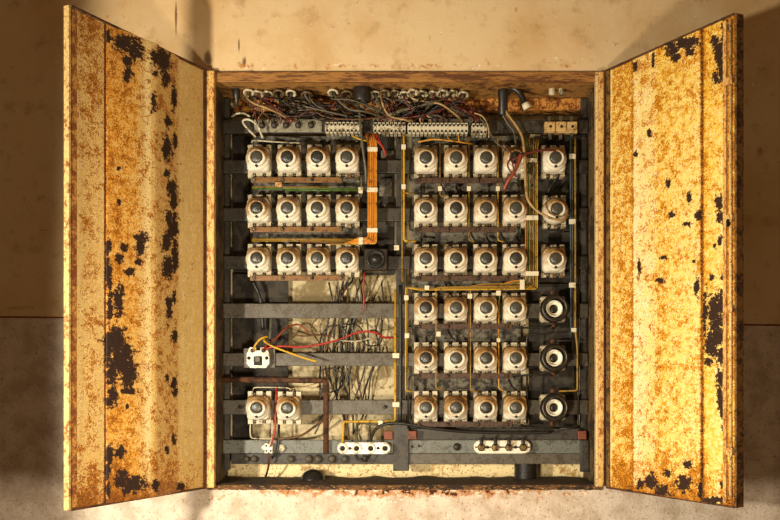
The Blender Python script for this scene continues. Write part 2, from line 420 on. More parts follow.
PEEL_R = [(672,47,7,8),(685,44,12,6),(693,42,5,5),(675,57,5,4),(690,52,4,4),(715,42,4,8),(720,55,5,14),(716,78,4,6),(722,72,3,8),(725,26,4,5),(724,38,2,6),(635,67,2.5,4.5),
 (653,60,1.5,8),(719,201,4,7),(720,217,4,6),(668,184,2.5,5),(689,198,2,6),(698,216,4,4),(687,224,4,2.5),(672,214,3,3),(636,155,2,3),(649,133,2,4),(662,258,4,2),
 (715,247,2,3),(720,240,2,5),(639,268,1.5,8),(660,280,4,2.5),(697,287,2.5,9),(712,277,3,3),(723,278,2,3),(715,310,8,16),(716,335,9,14),(712,350,7,8),(722,355,5,10),
 (705,315,2.5,20),(720,380,4,10),(708,362,4,5),(722,300,3,10),(693,261,3,2),(720,397,3,12),(723,412,3,8),(723,428,2,3),(668,474,4,4),(687,465,4,5),(683,484,8,8),
 (700,490,3,8),(651,482,5,8),(662,492,8,6),(640,484,3,5),(715,500,12,3),(724,485,4,3)]

def make_door(H, E, marks, peel, rustf, goldf, mat, label, edge_mat, sgn):
    """H hinge point and E free edge in plan (x, y); marks = (photo x at mid height, height of the pressed profile)"""
    hx, hy = H; dx, dy = E[0] - H[0], E[1] - H[1]; L = math.hypot(dx, dy)
    nx, ny = (-dy / L * -1, dx / L * -1) if sgn > 0 else (-dy / L, dx / L)
    if nx * sgn < 0: nx, ny = -nx, -ny
    def tp(px):
        q = px - CX                                     # q (1 + (hy + dy t)/D) = hx + dx t
        return (hx - q * (1 + hy / D)) / (q * dy / D - dx)
    prof = sorted((max(0, min(1, tp(px))), h) for px, h in marks)
    def hgt(t):
        for (a, ha), (b, hb) in zip(prof, prof[1:]):
            if a <= t <= b: return ha + (hb - ha) * (t - a) / max(b - a, 1e-6)
        return 0
    pt = lambda t, h, z: (hx + dx * t + nx * h, hy + dy * t + ny * h, z)
    z0, z1 = -106.5, 307.0
    ts = sorted(set([i / 180 for i in range(181)] + [p[0] for p in prof]))
    nz = 300; b = MB(); wear_highlight = []; uvs = []
    for i, t in enumerate(ts):
        for j in range(nz + 1):
            z = z0 + (z1 - z0) * j / nz
            p = pt(t, hgt(t) + .35 * mnoise.noise((t * 5, z * .02, sgn)), z); b.v.append(p)
            px, py = proj(*p); m = -1.0
            for x, y, rx, ry in peel:
                if abs(px - x) < rx * 2 and abs(py - y) < ry * 2:
                    m = max(m, 1 - math.hypot((px - x) / rx, (py - y) / ry))
            wear_highlight.append((m * .5 + .5, rustf(px, py), goldf(px, py), 1)); uvs.append((t * L / 100 * .85, z / 100))
    n = nz + 1
    for i in range(len(ts) - 1):
        for j in range(nz):
            b.f.append((i * n + j, (i + 1) * n + j, (i + 1) * n + j + 1, i * n + j + 1)); b.smooth.append(False)
    o = b.build('cabinet_door', mat, cab); o['label'] = label
    me = o.data
    me.color_attributes.new('wear_highlight', 'FLOAT_COLOR', 'POINT').data.foreach_set('color', [c for q in wear_highlight for c in q])
    uv = me.uv_layers.new(name='UVMap'); vi = [0] * len(me.loops); me.loops.foreach_get('vertex_index', vi)
    uv.data.foreach_set('uv', [c for k in vi for c in uvs[k]])
    def slab(name, t0, t1, h0, h1, za, zb, m, bev=0):
        vs = [pt(t, h, z) for t in (t0, t1) for h in (h0, h1) for z in (za, zb)]
        return MB().add(vs, [(0, 1, 3, 2), (4, 6, 7, 5), (0, 4, 5, 1), (2, 3, 7, 6), (0, 2, 6, 4), (1, 5, 7, 3)]).build(name, m, o)
    slab('outer_skin', 0, 1, -4.4, -3, z0, z1, 'edge_brown')
    slab('edge_flange', 1, 1.012, -4.5 if sgn > 0 else -7, 1.0, z0 - .5, z1 + .5, edge_mat)
    slab('top_lip', .0, 1, -3, 2.2, z1 - .6, z1 + 1.2, 'rust_dark')
    slab('bottom_lip', .0, 1, -3, 1.6, z0 - 1.2, z0 + .6, 'rust_dark')
    return o, slab, pt, tp

def ramp(px, pts):
    if px <= pts[0][0]: return pts[0][1]
    for (a, u), (b, v) in zip(pts, pts[1:]):
        if px <= b: return u + (v - u) * (px - a) / max(b - a, 1e-6)
    return pts[-1][1]
def rust_l(px, py):
    r = ramp(px, [(69, .75), (73, .6), (75, .25), (90, .42), (103.8, .30), (104.6, .9), (106.2, .9), (107.2, .44), (140, .40), (150, .34), (152, .36), (170, .42), (177, .40), (180, .22), (203, .20), (205, .5)])  # narrow peak draws the dark line along the crease
    return r + .30 * max(0, (py - 455) / 45) + .18 * max(0, (60 - py) / 60) + (.08 if 75 < px < 105 and py < 140 else 0)
def gold_highlight_l(px, py):
    return ramp(px, [(70, .5), (75, .12), (104, .15), (106, .85), (136, .7), (145, .05), (149.5, -.2), (151, .05), (153, .3), (172, .42), (178, .3), (180, .12), (205, .14)]) + .35 * max(0, (py - 440) / 60)  # dip at the ridge: worn paler paint with the highlight painted in
def rust_r(px, py):
    return ramp(px, [(606, .05), (610, .15), (613, .44), (630, .48), (632, .6), (633, .62), (634, .34), (650, .36), (655, .42), (657, .42), (670, .38), (700.6, .34), (701.4, .95), (703, .95), (704, .46), (708, .36), (722, .30), (727, .6)]) + .35 * max(0, (py - 450) / 50) + .16 * max(0, (120 - py) / 120) - (.12 if px > 705 and py > 380 else 0)
def gold_r(px, py):
    return ramp(px, [(607, -.1), (612, .5), (632, .6), (634, .05), (654, .2), (658, .62), (690, .5), (700, .42), (704, .75), (722, .5), (727, .8)]) + .2 * max(0, (200 - py) / 200)

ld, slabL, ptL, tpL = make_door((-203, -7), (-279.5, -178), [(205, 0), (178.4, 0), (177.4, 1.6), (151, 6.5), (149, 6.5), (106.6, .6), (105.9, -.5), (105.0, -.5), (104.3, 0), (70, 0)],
    PEEL_L, rust_l, gold_highlight_l, 'door_l', 'left door with tall black patches where the cream paint peeled off', 'edge_dim', 1)
slabL('hinge_strip', .004, .02, -4, 2.2, -106, 306, 'rust_dark')
slabL('inner_edge_bead', .962, .992, -1, .9, -105, 305, 'bead')
rd, slabR, ptR, tpR = make_door((196, -6), (273.5, -160), [(606, 0), (632.5, 0), (633.3, .9), (655.5, .9), (656.3, 1.8), (701.2, 1.8), (701.9, .2), (702.6, .2), (703.2, 1), (735, 1)],
    PEEL_R, rust_r, gold_r, 'door_r', 'right door with bright paint covered in orange rust spots', 'edge_brown', -1)
slabR('hinge_strip', .004, .03, -4, 1.6, -106, 306, 'edge_brown')
slabR('inner_edge_bead', tpR(725.5), tpR(728.6), -1, 3.0, -104, 304, 'rust_strip')
slabR('edge_groove', tpR(728.8), tpR(731.4), -1, .4, -104, 304, 'rust_dark')
b = MB(); tr = tpR(732.6)
b.tube([ptR(tr, 2.2, -100), ptR(tr, 2.2, 303)], 1.3, 8, False); b.build('lock_rod', 'edge_cream', rd)
for zz in (136, 60, 252, -60):
    slabR('rod_guide', tr - .02, tr + .02, 0, 4.4, zz - 3, zz + 3, 'rust_strip')
b = MB(); b.lathe([(0.1, 0), (2.6, 0), (3.2, 1), (3.2, 4), (2.0, 5), (.1, 5)], 0, 0, 16, False)
q = ptR(tr, 3.0, 132); b.v = [(q[0] - v[1] * .8, q[1] - v[1] * .5 + v[0] * .4, q[2] + v[2]) for v in b.v]; b.build('latch', 'black', rd)

# ------------------------------------------------------------------ steel mounting frame with its boards
fr = thing('mounting_frame', (-5, 60, -92), 'grey steel mounting frame of cross rails and uprights inside the cabinet', 'frame')
def pbox(x0, x1, y0, y1, d0, d1, bev=0.0):
    """box whose front face (depth d0) fills the photo rectangle x0..x1, y0..y1"""
    a = P(x0, y1, d0); c = P(x1, y0, d0)
    return MB().box(a[0], c[0], d0, d1, a[2], c[2], bev)
RD = 46
for x0, x1, y0, y1 in ((223, 588, 160, 173), (223, 588, 208, 221), (223, 588, 256, 269), (223, 588, 303.5, 318), (223, 588, 353, 366), (223, 588, 400, 414.5), (223, 588, 440, 453.5), (223, 588, 120, 133)):
    pbox(x0, x1, y0, y1, RD, RD + 6, .7).build('cross_rail', 'steel_blue' if y0 == 440 else 'steel' if y0 > 300 else 'dark_steel', fr)
pbox(254, 322, 119.5, 132, RD - 2, RD - .2, .5).build('rail_plate', 'plate', fr)
for x in (262, 274, 286, 298, 311):
    c = P(x, 125, RD - 4); MB().lathe([(.1, RD - 7.5), (2.0, RD - 7.3), (3.1, RD - 6), (3.4, RD - 2.4), (3.4, RD - 1.8)], c[0], c[2], 14).build('bolt', 'dark_steel', fr)
for x0, x1, y0, y1, m in ((224.2, 229.5, 98, 470, 'dark_steel'), (396, 405, 138, 455, 'dark_steel'), (581, 587, 98, 472, 'dark_steel')):
    pbox(x0, x1, y0, y1, RD + 6.2, RD + 14, .6).build('upright', m, fr)
pbox(393, 409, 424, 471, RD - 6, RD - .3, .8).build('upright_foot', 'dark_steel', fr)
pbox(580.5, 589, 440, 472, RD - 6, RD - .3, .8).build('upright_foot', 'dark_steel', fr)
pbox(406, 484, 108, 117, RD - 4, RD + 2, .6).build('wiring_rail', 'rust_dark', fr)
for x in (425, 433, 441, 449, 457, 465):
    c = P(x, 112, RD - 5); MB().lathe([(.1, RD - 8), (2.0, RD - 7.6), (2.5, RD - 6), (2.5, RD - 4.2)], c[0], c[2], 12).build('bolt', 'rust_bar', fr)
pbox(428, 471, 118.5, 125, RD - 9, RD - 1, .8).build('rail_plate', 'steel', fr)
# grimy insulating boards behind the fuse rows; dark sheets fill the left side
def board(x0, x1, y0, y1, dep, m='board', kids=True):
    return pbox(x0, x1, y0, y1, dep, dep + 4, .5).build('backing_board', m, fr)
board(233, 249, 136, 272, 62, 'dark_board'); board(233, 252, 396, 462, 66, 'dark_board'); board(250, 360, 136, 272, 62); board(362, 394, 136, 275, 62, 'dark_board')
for x0, x1, y0, y1, dd in ((381, 394, 150, 172, 58), (379, 392, 178, 196, 57), (384, 395, 204, 226, 58), (366, 380, 200, 222, 60)):
    pbox(x0, x1, y0, y1, dd, dd + 5, 1).build('spacer_block', 'board', fr)
board(412, 521, 136, 434, 62); board(534, 581, 136, 282, 62, 'dark_board'); board(529, 574, 284, 431, 58, 'dark_board')
board(233, 288, 274, 395, 66, 'dark_board')
pbox(231, 397, 453.6, 464, RD + 4, RD + 10, .6).build('lower_plate', 'dark_steel', fr)
pbox(409, 581, 453.6, 464, RD - 2, RD + 10, .6).build('lower_plate', 'steel', fr)
pbox(405, 581, 428.5, 440, RD + 2, RD + 9, .6).build('lower_plate', 'dark_steel', fr)
for x, rr in ((247, 2.8), (254, 3.6), (291, 3.6), (309, 4.2), (318, 4.4), (332, 4.2), (345, 3.6), (365, 3.4)):
    c = P(x, 459, RD + 1); MB().lathe([(.1, RD - 3), (rr * .7, RD - 2.5), (rr, RD), (rr, RD + 3.8)], c[0], c[2], 14).build('bolt', 'steel', fr)
for x, y, rr in ((457, 447, 4), (412, 447, 1.4), (419, 446, 1.2), (385, 407, 2), (240, 407, 2)):
    c = P(x, y, RD - 3); MB().lathe([(.1, RD - 4), (rr * .8, RD - 3.6), (rr, RD - 2), (rr, RD - .2)], c[0], c[2], 12).build('bolt', 'dark_steel', fr)
for x, y in ((412, 436), (582, 436), (388, 436)):
    pbox(x - 4, x + 4.5, y - 5, y + 3.5, RD - 9, RD - 1, .6).build('corner_block', 'red_block', fr)

# ------------------------------------------------------------------ fuse holders
def make_fuse(name='fuse_holder', round_cover=False):
    """local units: y = 0 at the rail, the cap faces -y"""
    t = thing(name, (0, 0, 0), 'x', 'fuse holder'); t.location = (0, 0, 0)
    def bld(b, nm, m): return b.build(nm, m, t)
    poly = [(-12, -17), (-7, -17), (-7, -12.4), (-3.2, -12.4), (-3.2, -17), (3.2, -17), (3.2, -12.4), (7, -12.4), (7, -17), (12, -17)]
    poly = poly + [(-x, -z) for x, z in poly]
    b = MB(); b.prism(poly, -.2, -7.5); base = bld(b, 'base', 'ceramic_plain')
    for sx in (-5.1, 5.1):
        for sz in (-14.2, 14.2):
            b = MB().lathe([(1.7, -.4), (1.7, -6.2), (1.3, -6.8), (.1, -6.9)], sx, sz, 10); b.build('terminal_screw', 'screw', base)
    if round_cover:
        b = MB().lathe([(13.0, -7), (13.4, -10), (13.2, -17), (12.4, -20), (11.0, -22)], 0, 0, 36)
    else:
        b = MB(); rings = []
        for y, g in ((-7, -1.0), (-9, -.5), (-15.5, -.8), (-18.6, -1.8), (-20.4, -4.0)):
            rings.append([(x, y, z) for x, z in rrect(-12.6 - g, 12.6 + g, -13.4 - g, 13.4 + g, 5.2 + g * .5)])
        b.loft(rings)
    bld(b, 'cover', 'ceramic')
    b = MB().lathe([(12.4, -17.5), (12.2, -20.5), (11.2, -22.2), (9.6, -23.2), (9.2, -24), (9.2, -26.4), (8.6, -27.6), (7.4, -28.1), (6.6, -28), (6.4, -27.2), (6.3, -26.0)], 0, 0, 36)
    cap = bld(b, 'screw_cap', 'ceramic')
    b = MB().lathe([(6.25, -26.1), (6.2, -27.4), (5.6, -28.0), (3.0, -28.5), (.1, -28.7)], 0, .6, 24); b.build('inspection_window', 'glass_dark', cap)
    b = MB().lathe([(1.5, -25.5), (1.5, -27.9), (1.1, -28.2), (.1, -28.1)], 0, -8.6, 12); b.build('sealing_screw', 'hole', cap)
    return t
proto = make_fuse(); protor = make_fuse(round_cover=True)
used = set()
def put(pr, wx, wy, label, group):
    org = P(wx, wy, RD - .4 - 28)
    org = (org[0], RD - .4, org[2] - .6)
    if pr.name not in used:
        used.add(pr.name); pr.location = W(org); pr['label'] = label; pr['group'] = group; o = pr
    else: o = dup(pr, org, label, group)
    return o
ORD = ['first', 'second', 'third', 'fourth', 'fifth']
ROWL = ['top', 'middle', 'bottom']; ROWR = ['top', 'second', 'third', 'fourth', 'fifth', 'bottom']
fuses = []
for r, y in enumerate((156.2, 207.2, 257.5)):
    for c, x in enumerate((256.4, 287, 317, 346.6)):
        w = ['leftmost', 'second from left', 'third from left', 'rightmost'][c]
        fuses.append(put(proto, x, y, f'white ceramic fuse holder, {w} in the {ROWL[r]} row of the left bank', 'fuse holders of the left bank'))
for r, y in enumerate((156.8, 207.4, 257.8, 307.4, 357.9, 407.5)):
    for c, x in enumerate((426, 456.4, 486.5, 516.2)):
        w = ['leftmost', 'second', 'third', 'fourth'][c]
        fuses.append(put(proto, x, y, f'white ceramic fuse holder, {w} in the {ROWR[r]} row of the right bank' if (r or c < 3) else 'white ceramic fuse holder behind the crossing red wires in the right bank', 'fuse holders of the right bank'))
fuses.append(put(proto, 556, 156.8, 'white ceramic fuse holder under the yellowed terminal block, alone beside the right cables', 'fuse holders of the far right column'))
put(protor, 557.2, 208, 'round-bodied white fuse holder at the far right with a tan cable curling under it', 'fuse holders of the far right column')
fuses.append(put(proto, 556, 258, 'white ceramic fuse holder just above the topmost black-ringed open socket', 'fuse holders of the far right column'))
put(proto, 256.4, 407.6, 'brown-stained fuse holder, left one of the pair above the bottom left rail', 'fuse holders low at the left')
put(proto, 287, 408, 'brown-stained fuse holder, right one of the pair above the bottom left rail', 'fuse holders low at the left')

# open sockets with a black ring
def make_socket():
    t = thing('open_fuse_socket', (0, 0, 0), 'x', 'fuse socket'); t.location = (0, 0, 0)
    b = MB(); rings = []
    for y, g in ((-.2, 0), (-8, 0), (-10, -1.2)):
        rings.append([(x, y, z) for x, z in rrect(-13.4 - g, 13.0 + g, -13.4 - g, 13.4 + g, 3.0)])
    b.loft(rings); b.build('base', 'ceramic_plain', t)
    MB().lathe([(13.6, -9), (14.2, -12), (14.2, -22), (13.6, -24.2), (12.2, -25), (10.8, -24.4), (10.4, -22.5), (10.4, -10.2)], 0, 0, 40, False).build('threaded_ring', 'bakelite', t)
    MB().lathe([(8.9, -9.5), (8.9, -18.6), (8.2, -20), (7.4, -20), (7.2, -19), (7.4, -16), (6.8, -15.2), (5.0, -15.4), (4.6, -14), (4.6, -10)], 0, 0, 32, False).build('ceramic_bowl', 'porcelain', t)
    MB().lathe([(4.4, -9.4), (4.4, -11), (2.0, -11.5), (.1, -11.6)], 0, 0, 16).build('contact', 'bakelite', t)
    for sz in (17.0, -17.0):
        MB().lathe([(3.2, -.2), (3.4, -9), (2.6, -11), (.1, -11.4)], 0, sz, 14).build('terminal_knob', 'rust_bar', t)
    return t
sk = make_socket()
for k, (y, lb) in enumerate(((308.6, 'open socket with thick black ring, topmost of the three in the far right column'), (357.9, 'open socket with thick black ring, middle of the three in the far right column'), (407.7, 'open socket with thick black ring, lowest of the three in the far right column'))):
    p = P(554.5, y, RD - 20); org = (p[0], RD - .4, p[2])
    if k == 0: sk.location = W(org); sk['label'] = lb; sk['group'] = 'open black-ringed sockets'
    else: dup(sk, org, lb, 'open black-ringed sockets')

# black bakelite fuse beside the left bank
p = P(375.5, 259, 24); bf = thing('bakelite_fuse_holder', (p[0], RD, p[2]), 'square black bakelite fuse holder beside the bottom row of the left bank', 'fuse holder')
b = MB(); b.loft([[(p[0] + x, y, p[2] + z) for x, z in rrect(-12.4 - g, 12.4 + g, -11.6 - g, 11.6 + g, 2)] for y, g in ((RD - .4, 0), (RD - 16, 0), (RD - 18, -1))]); b.build('base', 'bakelite', bf)
MB().lathe([(9.6, RD - 17.8), (9.4, RD - 22), (8.4, RD - 23.5), (7.6, RD - 23.4), (6.8, RD - 20), (5.6, RD - 20.4), (5, RD - 23), (.1, RD - 23.8)], p[0], p[2], 28).build('screw_cap', 'black', bf)

# ------------------------------------------------------------------ bus bars under the rows
def bus(x0, x1, y, h, m, label, screws):
    d = 31; a = P(x0, y, d); c = P(x1, y, d)
    t = thing('bus_bar', ((a[0] + c[0]) / 2, d, a[2]), label, 'bus bar', 'bus bars under the fuse rows')
    MB().box(a[0], c[0], d, d + 2.4, a[2] - h / 2, a[2] + h / 2, .4).build('bar', m, t)
    for sx in screws:
        q = P(sx, y, d); MB().lathe([(.1, d - 2.6), (1.3, d - 2.4), (1.9, d - 1.4), (2.1, d + 3), (1.2, d + 5), (1.2, RD - 8)], q[0], q[2], 12).build('screw', 'screw' if m == 'copper' else 'rust_bar', t)
for r, (y, x0, x1) in enumerate(((179.8, 251, 343), (229.4, 250, 343), (278, 250, 345))):
    bus(x0, x1, y, 5.4, 'copper', f'copper bus bar along the {ROWL[r]} row of fuse holders in the left bank', (254, 282.5, 312, 341))
for r, (y, x0, x1) in enumerate(((180.4, 415, 502), (229.6, 415, 516), (278.4, 416, 518), (326.5, 419, 512), (376, 419, 512), (424.4, 417, 512))):
    bus(x0, x1, y, 5.4, 'rust_bar', f'dark rusty bus bar along the {ROWR[r]} row of fuse holders in the right bank', (419, 448, 478, 507))

# ------------------------------------------------------------------ terminal strips
def tstrip(x0, x1, n, y, label, hgt=11.5, tilt=0):
    d = RD - 14; a = P(x0, y, d); c = P(x1, y, d); w = (c[0] - a[0]) / n
    t = thing('terminal_strip', ((a[0] + c[0]) / 2, d, a[2]), label, 'terminal strip', 'white terminal strips under the wire tangle')
    z = a[2]; outline = []
    h = hgt / 2
    top = []; bot = []
    for i in range(n):
        xa = a[0] + i * w
        top += [(xa, z + h * .55), (xa + w * .18, z + h * .55), (xa + w * .18, z + h), (xa + w * .88, z + h), (xa + w * .88, z + h * .55)]
        bot += [(xa, z - h * .55), (xa + w * .18, z - h * .55), (xa + w * .18, z - h), (xa + w * .88, z - h), (xa + w * .88, z - h * .55)]
    top.append((c[0], z + h * .55)); bot.append((c[0], z - h * .55))
    b = MB(); b.prism(bot + top[::-1], RD - .6, d); b.build('body', 'strip', t)
    for i in range(n):
        for s in (-.55, .55):
            MB().box(a[0] + (i + .53) * w - 1.05, a[0] + (i + .53) * w + 1.05, d - .3, d + 2, z + s * h - 1.2, z + s * h + 1.2).build('screw', 'hole', t)
    return t
tstrip(325, 362, 9, 127.6, 'white terminal strip at the left, its end beside the grey bolted plate')
tstrip(373, 405.5, 8, 128, 'white terminal strip in the middle, over the orange wire bundle')
tstrip(407.5, 468, 15, 128.2, 'long white terminal strip at the right, over the right fuse bank', 11)
tstrip(471.5, 487, 4, 129, 'short white terminal piece right of the long strip')

# yellowed three pole block
d = RD - 12; a = P(545, 132, d); c = P(578, 121, d)
tb = thing('terminal_block', ((a[0] + c[0]) / 2, d, a[2]), 'yellowed three-pole terminal block at the top right above the far right fuse holder', 'terminal block')
w = (c[0] - a[0]) / 3
poly = []
b = MB(); b.box(a[0], c[0], d + 3, RD - .5, a[2], c[2], .6); b.build('body', 'yellowed', tb)
for i in range(3):
    x0 = a[0] + i * w
    MB().box(x0 + .5, x0 + w - .8, d, d + 2.9, a[2] + .5, c[2] - .5, .8).build('pole', 'yellowed', tb)
    MB().lathe([(.1, d - .5), (1.5, d - .4), (1.5, d + 1)], x0 + w * .5, (a[2] + c[2]) / 2, 10).build('screw', 'hole', tb)
    for s in (1, -1):
        zc = c[2] + 3 if s > 0 else a[2] - 3
        MB().box(x0 + w * .5 - 1.6, x0 + w * .5 + 1.6, d + 5, d + 8, zc - 3.4, zc + 3.4, .4).build('lug', 'screw', tb)

# four pole porcelain block, lower middle
d = RD - 16; zz = P(363, 448.5, d)[2]; xa = P(336, 448, d)[0]; xb = P(391.5, 448, d)[0]
t4 = thing('porcelain_terminal_block', ((xa + xb) / 2, RD, zz), 'white porcelain block with four round ring terminals beside the centre upright', 'terminal block')
b = MB(); b.loft([[(x, y, z) for x, z in rrect(xa + 1 - g, xb - 1 + g, zz - 6.2 - g, zz + 6.2 + g, 5.6)] for y, g in ((RD - .5, 0), (d + 4, 0), (d + 3, -.8))]); b.build('body', 'porcelain', t4)
for x in (342.5, 356.6, 370.7, 385.2):
    q = P(x, 448.5, d)
    MB().lathe([(5.4, d + 3.5), (5.5, d + .5), (5.0, d - .8), (3.2, d - 1), (2.6, d), (2.5, d + 3)], q[0], q[2], 24).build('ring_terminal', 'porcelain', t4)
    MB().lathe([(2.4, d + 2.2), (2.3, d + 1.2), (.1, d + 1)], q[0], q[2], 14).build('screw', 'hole', t4)
for x in (349.7, 378):
    q = P(x, 448.5, d); MB().lathe([(1.6, d + 3.2), (1.5, d + 2.6), (.1, d + 2.5)], q[0], q[2], 12).build('mounting_screw', 'hole', t4)
# oval porcelain block at the lower right
d = RD - 12; zz = P(500, 447.2, d)[2]; xa = P(474, 447, d)[0]; xb = P(531, 447, d)[0]
to = thing('porcelain_terminal_block', ((xa + xb) / 2, RD, zz), 'long oval porcelain block with four dark clamps under the right fuse bank', 'terminal block')
b = MB(); b.loft([[(x, y, z) for x, z in rrect(xa - g, xb + g, zz - 7 - g, zz + 7 + g, 6.8)] for y, g in ((RD - .5, 0), (d + 2, 0), (d + .8, -.9))]); b.build('body', 'porcelain', to)
for x in (481.2, 495, 508.6, 522.8):
    q = P(x, 447.4, d)
    MB().lathe([(4.2, d + .9), (4.2, d - 2), (3.2, d - 3), (.1, d - 3.2)], q[0], q[2], 6, True, False).build('clamp', 'brass', to)
    MB().tube([(q[0], d - 1.5, q[2] + 2), (q[0], d - 2.4, q[2] + 5), (q[0], d - 1, q[2] + 10)], 1.8, 8).build('clamp_wire', 'wire_black', to)
for x in (487.6, 515.6):
    q = P(x, 447.2, d); MB().lathe([(1.7, d + 1), (1.6, d + .5), (.1, d + .4)], q[0], q[2], 12).build('mounting_screw', 'hole', to)

# open white fuse base on its plate, lower left
d = RD - 12; q = P(257.8, 357.6, d); x, z = q[0], q[2]
ob = thing('open_fuse_holder', (x, RD, z), 'white porcelain fuse holder without its cover, with a yellow wire in its top', 'fuse holder')
MB().box(x - 16.4, x + 16.6, RD - 2, RD - .3, z - 10.4, z + 10, .5).build('mounting_plate', 'steel', ob)
oct_ = [(-11.6, -6), (-8, -10.6), (8, -10.6), (11.6, -6), (11.6, 4), (8.5, 10.6), (2.4, 10.6), (2.4, 7.4), (-2.4, 7.4), (-2.4, 10.6), (-8.5, 10.6), (-11.6, 4)]
MB().prism([(x + u, z + v) for u, v in oct_], RD - 2.2, d + 1).build('body', 'porcelain', ob)
MB().box(x - 4.4, x + 4.4, d + .4, d + 2, z - 8, z + 1.4, .4).build('slot', 'hole', ob)
MB().box(x - 2.4, x + 2.4, d - 2.4, d + .3, z - 4.4, z + 1.6, .5).build('contact', 'steel', ob)
for u in (-9.4, 9.0):
    MB().lathe([(1.9, d + 1.2), (1.8, d + .5), (.1, d + .4)], x + u, z - .4, 12).build('mounting_screw', 'hole', ob)
for u in (-5.6, 5.6):
    MB().lathe([(2.2, d + 1.2), (2.1, d - .6), (1.4, d - 1.2), (.1, d - 1.2)], x + u, z + 7.2, 12).build('terminal_screw', 'rust_bar', ob)

# little connector and ring on the bottom left rail
d = RD - 9; q = P(268.5, 448.4, d); x, z = q[0], q[2]
lc = thing('connector_block', (x, RD, z), 'small white four-way connector on the bottom left rail', 'connector')
MB().prism([(x - 4, z - 5), (x - .8, z - 5), (x - .8, z - 4), (x + .8, z - 4), (x + .8, z - 5), (x + 4, z - 5), (x + 4, z + 5), (x + .8, z + 5), (x + .8, z + 4), (x - .8, z + 4), (x - .8, z + 5), (x - 4, z + 5)], RD - .4, d).build('body', 'porcelain', lc)
for u in (-2.3, 2.3):
    for v in (-2.6, 2.6): MB().lathe([(1.2, d + .4), (1.1, d - .2), (.1, d - .2)], x + u, z + v, 10).build('screw', 'hole', lc)
MB().lathe([(2.6, RD - .4), (2.6, RD - 3), (1.4, RD - 3.6), (1.2, RD - 1)], x - 5.6, z + .5, 14).build('lug', 'porcelain', lc)
q = P(281.5, 448, RD - 4)
rg = MB().lathe([(4.0, RD - .4), (4.0, RD - 3), (3.2, RD - 4.6), (2.4, RD - 4.4), (2.0, RD - 2.4), (1.2, RD - 2.8), (.1, RD - 2.8)], q[0], q[2], 20)
tag(rg.build('cable_eyelet', 'white_wire'), 'round pale eyelet beside the small connector on the bottom left rail', 'eyelet')

# ------------------------------------------------------------------ bushings in the cabinet roof
BX = [249, 258, 268, 279, 291, 307, 333, 347, 375, 385, 395, 404, 413, 422, 433, 443, 453, 463]
for k, bx in enumerate(BX):
    dd = 24 + (k % 3) * 3; q = P(bx, 90, dd)
    r0 = 5.6 + .5 * (k % 2); zt = 298; zb = 292.5 - (k % 2) * 1.2
    b = MB().vlathe([(r0 - 1.6, zt), (r0 - 1.4, zb + 2), (r0, zb + 1.6), (r0 + .2, zb), (r0 - 1.3, zb - .5), (r0 - 2.0, zb + .3), (r0 - 2.2, zt)], q[0], dd)
    ca_, sa_ = math.cos(.42), math.sin(.42)
    b.v = [(x, dd + (y - dd) * ca_ + (z - 298) * sa_ , 298 - (y - dd) * sa_ + (z - 298) * ca_) for x, y, z in b.v]
    o = b.build('conduit_bushing', 'bush')
    tag(o, 'dirty white conduit bushing in the row along the cabinet roof over the wire tangle', 'bushing', 'white conduit bushings along the cabinet roof')
q = P(362, 92, 20)
b = MB().vlathe([(8.8, 298), (9.2, 296), (9.2, 285), (8.6, 283.6), (6.6, 283.8), (6.4, 298)], q[0], 20, 26)
tag(b.build('conduit_stub', 'black'), 'fat black conduit stub hanging among the white bushings of the roof', 'conduit')
for x, l in ((552, 'small white plug in the cabinet roof, left one of two over the yellowed block'), (562, 'small white plug in the cabinet roof, right one of two over the yellowed block')):
    q = P(x, 89, 24); tag(MB().vlathe([(3.2, 298), (3.4, 293), (2.6, 291.6), (.1, 291.5)], q[0], 24, 14).build('roof_plug', 'bush'), l, 'plug', 'small white roof plugs')
q = P(236.5, 92, 24)
tag(MB().vlathe([(3.6, 298), (3.8, 290), (2.2, 288), (2.0, 281), (.1, 280.5)], q[0], 24, 14).build('cable_gland', 'black'), 'small black cable gland alone at the left end of the cabinet roof', 'cable gland')
# thick black conduit with elbow
q = P(503, 88, 26)
bc = thing('conduit_elbow', (q[0], 26, 296), 'black conduit elbow with a pale open end at the top right', 'conduit')
MB().vlathe([(5.4, 297.8), (5.6, 293), (4.9, 291), (4.9, 272), (4.2, 271), (3.6, 272)], q[0], 26).build('stub', 'black', bc)
MB().tube([(q[0] + 2, 26, 292), P(512, 88.5, 26), P(519, 92, 25), P(523, 99, 24), P(526, 105, 22)], 3.2, 10).build('arm', 'black', bc)
MB().tube([P(525.4, 103.5, 22), P(527.6, 108.4, 21.4)], 4.2, 14, False).build('end_collar', 'clip', bc)
# bottom conduit stubs and floor dirt
q = P(313, 478, 54); pr = [(13.0, -105.4)]
for k in range(1, 8):
    a_ = math.radians(12 * k); pr += [(13 * math.cos(a_) + .35, -105.4 + 11.5 * math.sin(a_) - .5), (13 * math.cos(a_) - .2, -105.4 + 11.5 * math.sin(a_))]
pr.append((.1, -93.6))
tag(MB().vlathe(pr, q[0], 54, 28).build('cable_grommet', 'black'), 'domed black rubber grommet on the cabinet floor left of centre', 'grommet')
for x, r, z1, l in ((526, 12.0, -83, 'ribbed black pipe stub rising from the cabinet floor at the right'),):
    q = P(x, 478, 58); pr = [(r, -105.4)]
    z = -105.0
    while z < z1 - 1.4: pr += [(r + .5, z + .3), (r + .5, z + 1.3), (r - .3, z + 1.7)]; z += 2
    pr += [(r - .6, z1), (r - 2, z1 + .5), (r - 2.6, z1 - .3), (r - 2.8, -105.4)]
    tag(MB().vlathe(pr, q[0], 58, 26).build('pipe_stub', 'black'), l, 'pipe stub')
db = MB(); n = 220; rows = [0.2, 1, 2.2, 4, 8, 14, 24, 40, 55, 70, 74.6]
